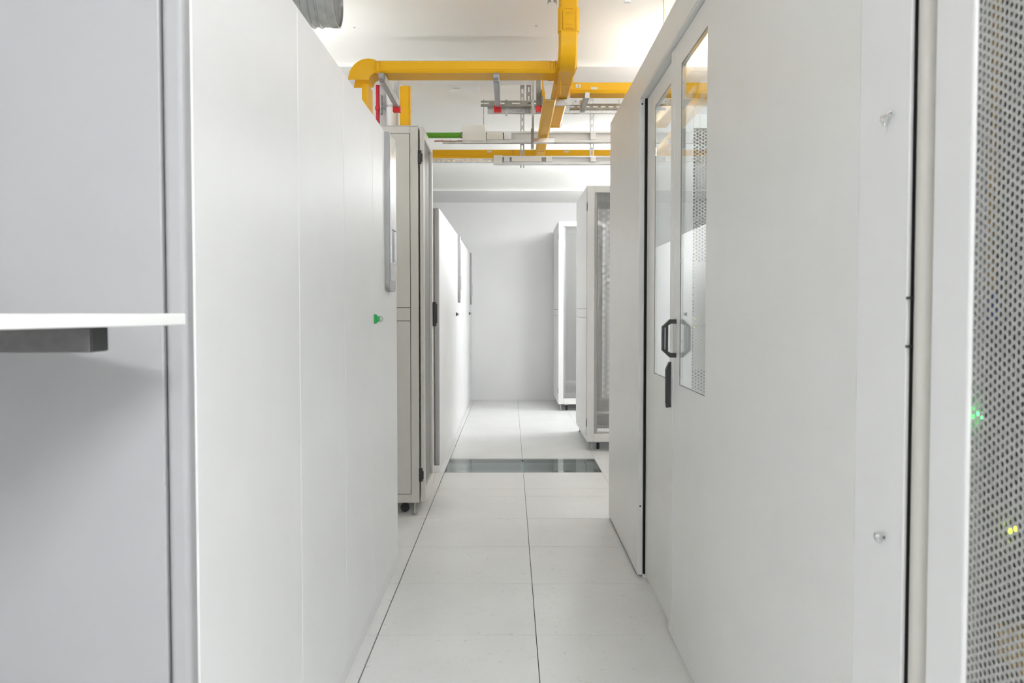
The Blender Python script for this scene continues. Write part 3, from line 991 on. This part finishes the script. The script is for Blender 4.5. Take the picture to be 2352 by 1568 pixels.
for z in (2.563, 2.570, 2.583, 2.632, 2.640, 2.655):
    s.box(-0.018, 0.018, ry - 0.0088, ry - 0.0078, z - TZ, z + 0.0015 - TZ)
s.build('coupler_clip', M_YELD, rc)
for (ya, yb) in ((4.225, 4.30), (4.475, 4.50), (5.49, 5.512)):
    b = MB()
    b.sweep(uprof(LW + 0.007, 0.05), [((0, ya - 4.8, -0.0025), (1, 0, 0), (0, 0, 1)), ((0, yb - 4.8, -0.0025), (1, 0, 0), (0, 0, 1))])
    b.build('coupler', M_YEL, l1)

# T3 to the right
t3 = thing('cable_trunking', 'short yellow cable trunking branching off over the white enclosure, with a number label', 'cable tray', (1.1, 4.755, TZ + 0.012))
b = MB()
trunk_x(b, 0.332 - 1.1, 2.3 - 1.1, 0, 0, 0.125, TH)
b.build('channel', M_YEL, t3)
lab = bx('number_label', M_LABEL, t3, 0.355 - 1.1, 0.381 - 1.1, -0.0642, -0.0632, 0.028, 0.046)
tx = bpy.data.curves.new('digit', 'FONT')
tx.body = '2'
tx.size = 0.018
tx.align_x = 'CENTER'
to = bpy.data.objects.new('digit', tx)
COL.objects.link(to)
bpy.context.view_layer.update()
dg = bpy.context.evaluated_depsgraph_get()
tm = bpy.data.meshes.new_from_object(to.evaluated_get(dg))
bpy.data.objects.remove(to)
tm.materials.clear()
tm.materials.append(M_BLK)
to = bpy.data.objects.new('digit', tm)
COL.objects.link(to)
to.parent = lab
to.location = (0.368 - 1.1, -0.0645, 0.031)
to.rotation_euler = (PI / 2, 0, 0)
bx('blank_label', M_LABEL, t3, 0.438 - 1.1, 0.472 - 1.1, -0.0642, -0.0632, 0.019, 0.031)

# L2 lower long run and T4
LZ = 2.300
l2 = thing('cable_trunking', 'lower yellow cable trunking behind the red-capped posts, running towards the far cross run', 'cable tray', (0.2045, 5.2, LZ))
b = MB()
trunk_y(b, 0, 4.40 - 5.2, 6.062 - 5.2, 0, 0.064, 0.046)
b.build('channel', M_YEL, l2)
b = MB()
b.sweep(uprof(0.066, 0.05), [((0, 5.78 - 5.2, -0.002), (1, 0, 0), (0, 0, 1)), ((0, 5.80 - 5.2, -0.002), (1, 0, 0), (0, 0, 1))])
b.build('coupler', M_YEL, l2)
fl_ = MB()                                                              # flared mouth at the open end
for s in (-1, 1):
    pts = [(s * 0.031, 4.40 - 5.2, 0.0), (s * 0.031, 4.40 - 5.2, 0.045), (s * 0.045, 4.31 - 5.2, 0.085), (s * 0.043, 4.33 - 5.2, 0.01)]
    q = [fl_.bm.verts.new(p) for p in pts] + [fl_.bm.verts.new((p[0] + s * 0.003, p[1], p[2])) for p in pts]
    for f_ in ((0, 1, 2, 3), (7, 6, 5, 4), (0, 4, 5, 1), (1, 5, 6, 2), (2, 6, 7, 3), (3, 7, 4, 0)):
        fl_.bm.faces.new([q[i] for i in f_])
fl_.build('flared_mouth', M_YEL, l2)
t4 = thing('cable_trunking', 'far yellow cable trunking crossing behind the white trays', 'cable tray', (0.3, 6.13, LZ + 0.008))
b = MB()
trunk_x(b, -0.72 - 0.3, 1.6 - 0.3, 0, 0, 0.13, 0.056)
b.build('channel', M_YEL, t4)
for x in (-0.165, 0.38):
    bx('tray_label', M_LABEL, t4, x - 0.3, x + 0.03 - 0.3, -0.0668, -0.0656, 0.036, 0.048)
coupler_x(t4, 0.02 - 0.3, 0.13, 0.056)
# T2 vertical drop
t2 = thing('cable_trunking', 'upright yellow cable trunking dropping behind the grey rack', 'cable tray', (-0.70, 5.715, 0.02))
b = MB()
b.sweep(uprof(0.07, 0.05), [((0, -0.03, 0), (1, 0, 0), (0, 1, 0)), ((0, -0.03, 2.69), (1, 0, 0), (0, 1, 0))])
b.build('channel', M_YEL, t2)
b = MB()
b.sweep(uprof(0.074, 0.048), [((0, -0.032, 2.52), (1, 0, 0), (0, 1, 0)), ((0, -0.032, 2.535), (1, 0, 0), (0, 1, 0))])
b.build('coupler', M_YEL, t2)


# struts -----------------------------------------------------------
def strut(name, label, cat, axis, a0, a1, c1, c2, w, d, mat, slots=True, group=None, slot_mat=None, pitch=0.05):
    """Perforated channel: axis 'z' (c1=x,c2=y of its camera-side face) or 'x' (c1=y face, c2=z centre)."""
    n = max(1, int((a1 - a0) / pitch))
    b = MB()
    t = 0.003
    sl = 0.009
    if axis == 'z':
        o = thing(name, label, cat, (c1, c2, a0), 0, group)
        Lh = a1 - a0
        # face plate with open slots, built as ladder
        if slots:
            b.box(-w / 2, -sl / 2 - .0005, 0, t, 0, Lh)
            b.box(sl / 2 + .0005, w / 2, 0, t, 0, Lh)
            for k in range(n + 1):
                z0 = max(0, k * Lh / n - 0.012)
                z1 = min(Lh, k * Lh / n + 0.012)
                if k == 0:
                    continue
                b.box(-sl / 2 - .0005, sl / 2 + .0005, 0, t, z0, z1)
        else:
            b.box(-w / 2, w / 2, 0, t, 0, Lh)
        b.box(-w / 2, -w / 2 + t, t, d, 0, Lh)
        b.box(w / 2 - t, w / 2, t, d, 0, Lh)
    else:
        o = thing(name, label, cat, (a0, c1, c2), 0, group)
        Lh = a1 - a0
        if slots:
            b.box(0, Lh, 0, t, -w / 2, -sl / 2)
            b.box(0, Lh, 0, t, sl / 2, w / 2)
            for k in range(n):
                xa = k * Lh / n
                b.box(xa + 0.03 * pitch / .05, xa + Lh / n, 0, t, -sl / 2, sl / 2)
            b.box(Lh - 0.004, Lh, 0, t, -sl / 2, sl / 2)
        else:
            b.box(0, Lh, 0, t, -w / 2, w / 2)
        b.box(0, Lh, t, d, -w / 2, -w / 2 + t)
        b.box(0, Lh, t, d, w / 2 - t, w / 2)
    b.build('channel', mat, o)
    return o


def cap(o, x0, x1, y0, y1, z0, z1):
    c = bx('end_cap', M_RED, o, x0, x1, y0, y1, z0, z1, 0.003)
    c['label'] = 'bright red plastic end cap'


# hidden cross rail that carries the three red-capped posts
hr = strut('strut_rail', 'steel strut rail behind the crossing yellow trunking, carrying the capped posts', 'strut', 'x', -0.84, 0.23, 4.83, 2.613, 0.03, 0.02, M_ZINC)
for (x, zb2, lab) in ((-0.637, 2.372, 'short steel post with a red cap near the bend of the trunking'), (-0.073, 2.372, 'short steel post with a red cap in the middle of the crossing trunking')):
    p = strut('strut_post', lab, 'strut', 'z', zb2, 2.597, x, 4.80, 0.03, 0.028, M_ZINC, True, 'red-capped posts')
    cap(p, -0.021, 0.021, -0.006, 0.034, -0.036, -0.0005)
    ab = MB()                                                           # cantilever arm reaching under the trunking
    L_ = 0.555
    ab.box(-0.013, 0.013, -L_, -0.001, -0.012, 0.025, 0.002)
    ab.build('arm', M_STEELD, p)
    pl_ = MB()
    pl_.box(0.0135, 0.0165, -L_ * 0.98, -0.009, -0.015, 0.0255)
    pl_.build('arm_flange', M_ZINC, p)
    nose = MB()
    nose.cyl((-0.012, -L_ - 0.002, 0.009), (0.013, -L_ - 0.002, 0.009), 0.016, 14)
    nose.build('arm_nose', M_STEELD, p, True)
    MB().cyl((0, -L_ * .93, -0.0085), (0, -L_ * .93, -0.016), 0.006, 8).build('bolt', M_CHROME, p)
p3 = strut('strut_post', 'long steel post with a red cap beside the long yellow run, with a side arm', 'strut', 'z', 2.366, 2.597, 0.155, 4.80, 0.024, 0.03, M_ZINCD, False, 'red-capped posts')
cap(p3, -0.0145, 0.0145, -0.006, 0.032, -0.028, 0.004)
ab = MB()
ab.sweep([(0.016, -0.006), (0.235, 0.002), (0.20, 0.018), (0.20, 0.032), (0.016, 0.032)], [((0, -0.035, 0), (1, 0, 0), (0, 0, 1)), ((0, -0.02, 0), (1, 0, 0), (0, 0, 1))])
ab.box(0.016, 0.21, -0.019, 0.02, 0.026, 0.0325)
ab.build('arm', M_ZINC, p3)
bx('arm_bracket', M_ZINCD, p3, 0.0125, 0.022, -0.036, 0.03, 0.0, 0.085)

strut('strut_rail', 'dark slotted strut rail ending in mid air behind the capped posts', 'strut', 'x', -0.198, 0.215, 5.69, 2.598, 0.036, 0.025, M_ZINCD, True, None, None, 0.09)
r2 = strut('strut_rail', 'pale strut rail just behind the dark slotted rail', 'strut', 'x', -0.155, 0.72, 5.757, 2.578, 0.06, 0.022, M_ZINC, False)
for x in (0.12, 0.10):
    bx('clamp', M_ZINC, r2, x, x + 0.012, -0.045, -0.001, -0.05, 0.05) if x > 0.11 else None
strut('strut_rail', 'slotted strut rail under the short numbered trunking', 'strut', 'x', 0.34, 1.6, 4.96, 2.403, 0.034, 0.02, M_ZINCD, True, None, None, 0.045)
r4 = thing('support_arm', 'small steel arm holding the short numbered trunking', 'strut', (0.415, 4.955, 2.39))
bx('arm', M_ZINC, r4, -0.013, 0.013, -0.29, -0.003, -0.012, 0.021, 0.002)
bx('plate', M_ZINC, r4, -0.018, 0.018, -0.002, 0.003, -0.03, 0.05, 0.001)
strut('strut_post', 'dark slotted post hanging across the slotted rails', 'strut', 'z', 2.548, ZC, 0.120, 5.722, 0.031, 0.025, M_ZINCD)
strut('strut_post', 'long pale slotted post holding the white trays, in the middle', 'strut', 'z', 2.192, ZC, 0.078, 5.792, 0.028, 0.025, M_ZINC, True, 'posts holding the white trays')
strut('strut_post', 'long pale slotted post holding the white trays, by the enclosure edge', 'strut', 'z', 2.215, ZC, 0.548, 5.792, 0.028, 0.025, M_ZINC, True, 'posts holding the white trays')
p5 = strut('strut_post', 'plain thin post beside the lower yellow run, with a bright arm', 'strut', 'z', 2.225, 2.717, 0.137, 5.31, 0.014, 0.022, M_ZINC, False)
bx('arm', M_CHROME, p5, 0.0, 0.135, -0.03, -0.001, 0.034, 0.066, 0.003)
bx('arm_bracket', M_ZINCD, p5, -0.012, 0.005, -0.032, -0.001, 0.0, 0.12)
strut('strut_post', 'notched strut end hanging from the ceiling beside the rising trunking', 'strut', 'z', 2.655, ZC, 0.193, 4.0, 0.041, 0.03, M_ZINCD, True)


# white trays ------------------------------------------------------
def ctray(label, x0, x1, y, z0, z1, blocks):
    o = thing('busbar_tray', label, 'cable tray', (x0, y, z0))
    L_, h = x1 - x0, z1 - z0
    b = MB()
    b.box(0, L_, 0.045, 0.064, 0, h)
    b.box(0, L_, 0.015, 0.045, 0, 0.014, 0.001)
    b.box(0, L_, 0.015, 0.045, h - 0.010, h, 0.001)
    b.build('channel', M_WHITE, o)
    for (xa, xb, m, d) in blocks:
        bx('tap_off_box', m, o, xa - x0, xb - x0, d, 0.0445, 0.0145 if d > 0 else -0.002, h - 0.0105 if d > 0 else h + 0.002, 0.002)
    return o


ctray('upper white busbar tray crossing the aisle', -0.165, 1.2, 5.70, 2.350, 2.420, [(-0.160, -0.052, M_CREAM, 0.012), (-0.045, 0.005, M_WHITE, 0.006), (0.53, 0.567, M_WHITE, 0.006)])
ctray('lower cream busbar tray crossing the aisle', -0.115, 1.2, 5.70, 2.203, 2.258, [(-0.113, -0.055, M_CREAM, -0.004), (-0.045, -0.006, M_WHITE, 0.006), (0.005, 0.205, M_CREAM, 0.004), (0.235, 0.275, M_WHITE, 0.006), (0.53, 0.567, M_WHITE, 0.006)])
tag(bx('junction_box', M_CREAM, None, -0.318, -0.166, 5.66, 5.75, 2.346, 2.452, 0.004), 'large cream junction box at the end of the upper tray', 'box')
jb = bpy.data.objects['junction_box']
bx('cover', M_CREAM, jb, -0.315, -0.169, 5.656, 5.6598, 2.350, 2.449, 0.001)
gp = MB()
gp.cyl((-0.62, 5.71, 2.392), (-0.330, 5.71, 2.392), 0.0185, 18)
g = gp.build('conduit', M_GRNP, None, True)
tag(g, 'green conduit pipe entering the cream junction box', 'pipe')
MB().cyl((-0.3295, 5.71, 2.392), (-0.3185, 5.71, 2.392), 0.022, 16).build('collar', M_ZINCD, g, True)
wt = thing('wire_tray', 'thin wire cable tray with red-brown cable behind the upper white tray', 'cable tray', (0.1, 6.31, 2.462))
b = MB()
for y in (-0.04, 0.0, 0.04):
    b.cyl((-0.6, y, 0), (0.9, y, 0), 0.0022, 6)
for k in range(26):
    x = -0.6 + k * 0.06
    b.cyl((x, -0.042, 0.0), (x, 0.042, 0.0), 0.002, 6)
    b.cyl((x, -0.042, 0.0), (x, -0.042, 0.014), 0.002, 6)
b.build('wire_grid', M_ZINCD, wt)['kind'] = 'stuff'
for x in (-0.3, 0.7):
    MB().cyl((x, 0.043, -0.003), (x, 0.043, ZC - 2.462), 0.003, 6).build('hanger', M_ZINC, wt)
c = MB()
c.tube([(-0.66 + 0.1 + k * 0.05, 6.295 + 0.006 * math.sin(k), 2.4695 + 0.0015 * math.sin(k * 1.7)) for k in range(28)], 0.0045, 6)
tag(c.build('power_cable', M_COPPER, None, True), 'red-brown power cable lying in the wire tray', 'cable')
b = MB()
strut('strut_rail', 'slotted strut rail under the far yellow trunking, ending at the cream tray', 'strut', 'x', -0.66, -0.118, 5.735, 2.230, 0.026, 0.02, M_ZINC, True, None, None, 0.032)

# pipes on the column
rp = MB()
rp.cyl((-0.882, 5.712, 0.0), (-0.882, 5.712, ZC), 0.0125, 12)
r_ = rp.build('sprinkler_pipe', M_REDP, None, True)
tag(r_, 'thin red sprinkler pipe running up the white column', 'pipe')
MB().cyl((-0.882, 5.712, 2.56), (-0.882, 5.712, 2.583), 0.018, 12).build('pipe_clamp', M_RED, r_, True)
wp = MB()
wp.cyl((-0.795, 5.722, 0.0), (-0.795, 5.722, ZC), 0.032, 20)
w_ = wp.build('white_pipe', M_WHITE, None, True)
tag(w_, 'white pipe running up the edge of the column', 'pipe')
MB().cyl((-0.795, 5.722, 2.575), (-0.795, 5.722, 2.590), 0.0345, 20).build('pipe_clamp', M_ZINC, w_, True)
MB().cyl((-0.857, 5.715, 2.582), (-0.828, 5.715, 2.582), 0.005, 8).build('clamp_rod', M_ZINC, w_, True)
tag(bx('mounting_plate', M_ZINC, None, -0.866, -0.857, 5.70, 5.7595, 2.535, 2.66, 0.001), 'narrow steel mounting plate between the red and white pipes', 'plate')

# spiral duct ------------------------------------------------------
dt = thing('air_duct', 'galvanised spiral duct with a mesh end above the nearest cooling unit', 'duct', (-0.66, 3.3, 2.419), math.radians(0))
R = 0.106
seg = 48
prf = [(math.cos(2 * PI * k / seg), math.sin(2 * PI * k / seg)) for k in range(seg)]
b = MB()
frs = []
x = 0.0
frs.append(((0, 0, 0), R + 0.003))
frs.append(((-0.028, 0, 0), R + 0.003))
frs.append(((-0.030, 0, 0), R))
k = 0
xx = -0.062
while xx > -1.6:
    for (dx, dr) in ((0, 0), (-0.003, 0.005), (-0.007, 0.005), (-0.010, 0)):
        frs.append(((xx + dx, 0, 0), R + dr))
    xx -= 0.030
b.sweep(prf, [(o, (0, r__, 0), (0, 0, r__)) for (o, r__) in frs], cap=False)
b.sweep(prf, [((0, 0, 0), (0, R + 0.003, 0), (0, 0, R + 0.003)), ((0, 0, 0), (0, R - 0.003, 0), (0, 0, R - 0.003)), ((-0.02, 0, 0), (0, R - 0.003, 0), (0, 0, R - 0.003))], cap=False)
b.build('spiral_pipe', M_DUCT, dt, True)
g = MB()
n = 34
for k in range(-n // 2, n // 2 + 1):
    o = k * (2 * R / n)
    hl = math.sqrt(max(0, (R - 0.004) ** 2 - o * o))
    if hl > 0.005:
        g.box(-0.009, -0.0075, o - 0.0009, o + 0.0009, -hl, hl)
        g.box(-0.0105, -0.0091, -hl, hl, o - 0.0009, o + 0.0009)
g.build('mesh_grille', M_ZINC, dt)['kind'] = 'stuff'
dd = MB()
dd.sweep(prf, [((-0.10, 0, 0), (0, R - 0.004, 0), (0, 0, R - 0.004)), ((-0.101, 0, 0), (0, R - 0.004, 0), (0, 0, R - 0.004))])
dd.build('inner_damper', M_STEELD, dt)
b = MB()
for q in (-0.4, -1.3):
    b.cyl((q, 0, R + .004), (q, 0, ZC - 2.419), 0.004, 6)
b.build('hanger', M_ZINC, dt)

# earth wire, small bracket, ceiling fitting -----------------------
c = MB()
c.tube([(0.706 - 0.004 * math.sin(k), 4.0, 2.326 + k * (ZC - 2.33) / 8) for k in range(9)], 0.0022, 6)
tag(c.build('earth_wire', M_YGRN, None, True), 'thin yellow-green wire hanging down behind the enclosure header', 'wire')
wc = thing('wire_clip', 'small white clip with a dark lead at the top edge of the view', 'clip', (0.54, 4.0, 2.652))
MB().box(-0.015, 0.014, -0.01, 0.01, 0.0, 0.025, 0.002).build('clip_body', M_WHITE, wc)
MB().tube([(0.0, 0, 0.026), (0.02, 0, 0.022), (0.05, 0, 0.04), (0.05, 0, ZC - 2.652)], 0.004, 6).build('lead', M_BLK, wc, True)
cf = thing('emergency_light', 'slim white box fitting on the ceiling between the yellow runs', 'light fitting', (-0.325, 5.93, ZC - 0.046))
MB().box(-0.1, 0.1, -0.03, 0.03, 0.0, 0.0455, 0.003).build('housing', M_WHITE, cf)
bx('nameplate', M_SLOT, cf, -0.07, -0.02, -0.0308, -0.0301, 0.008, 0.016)
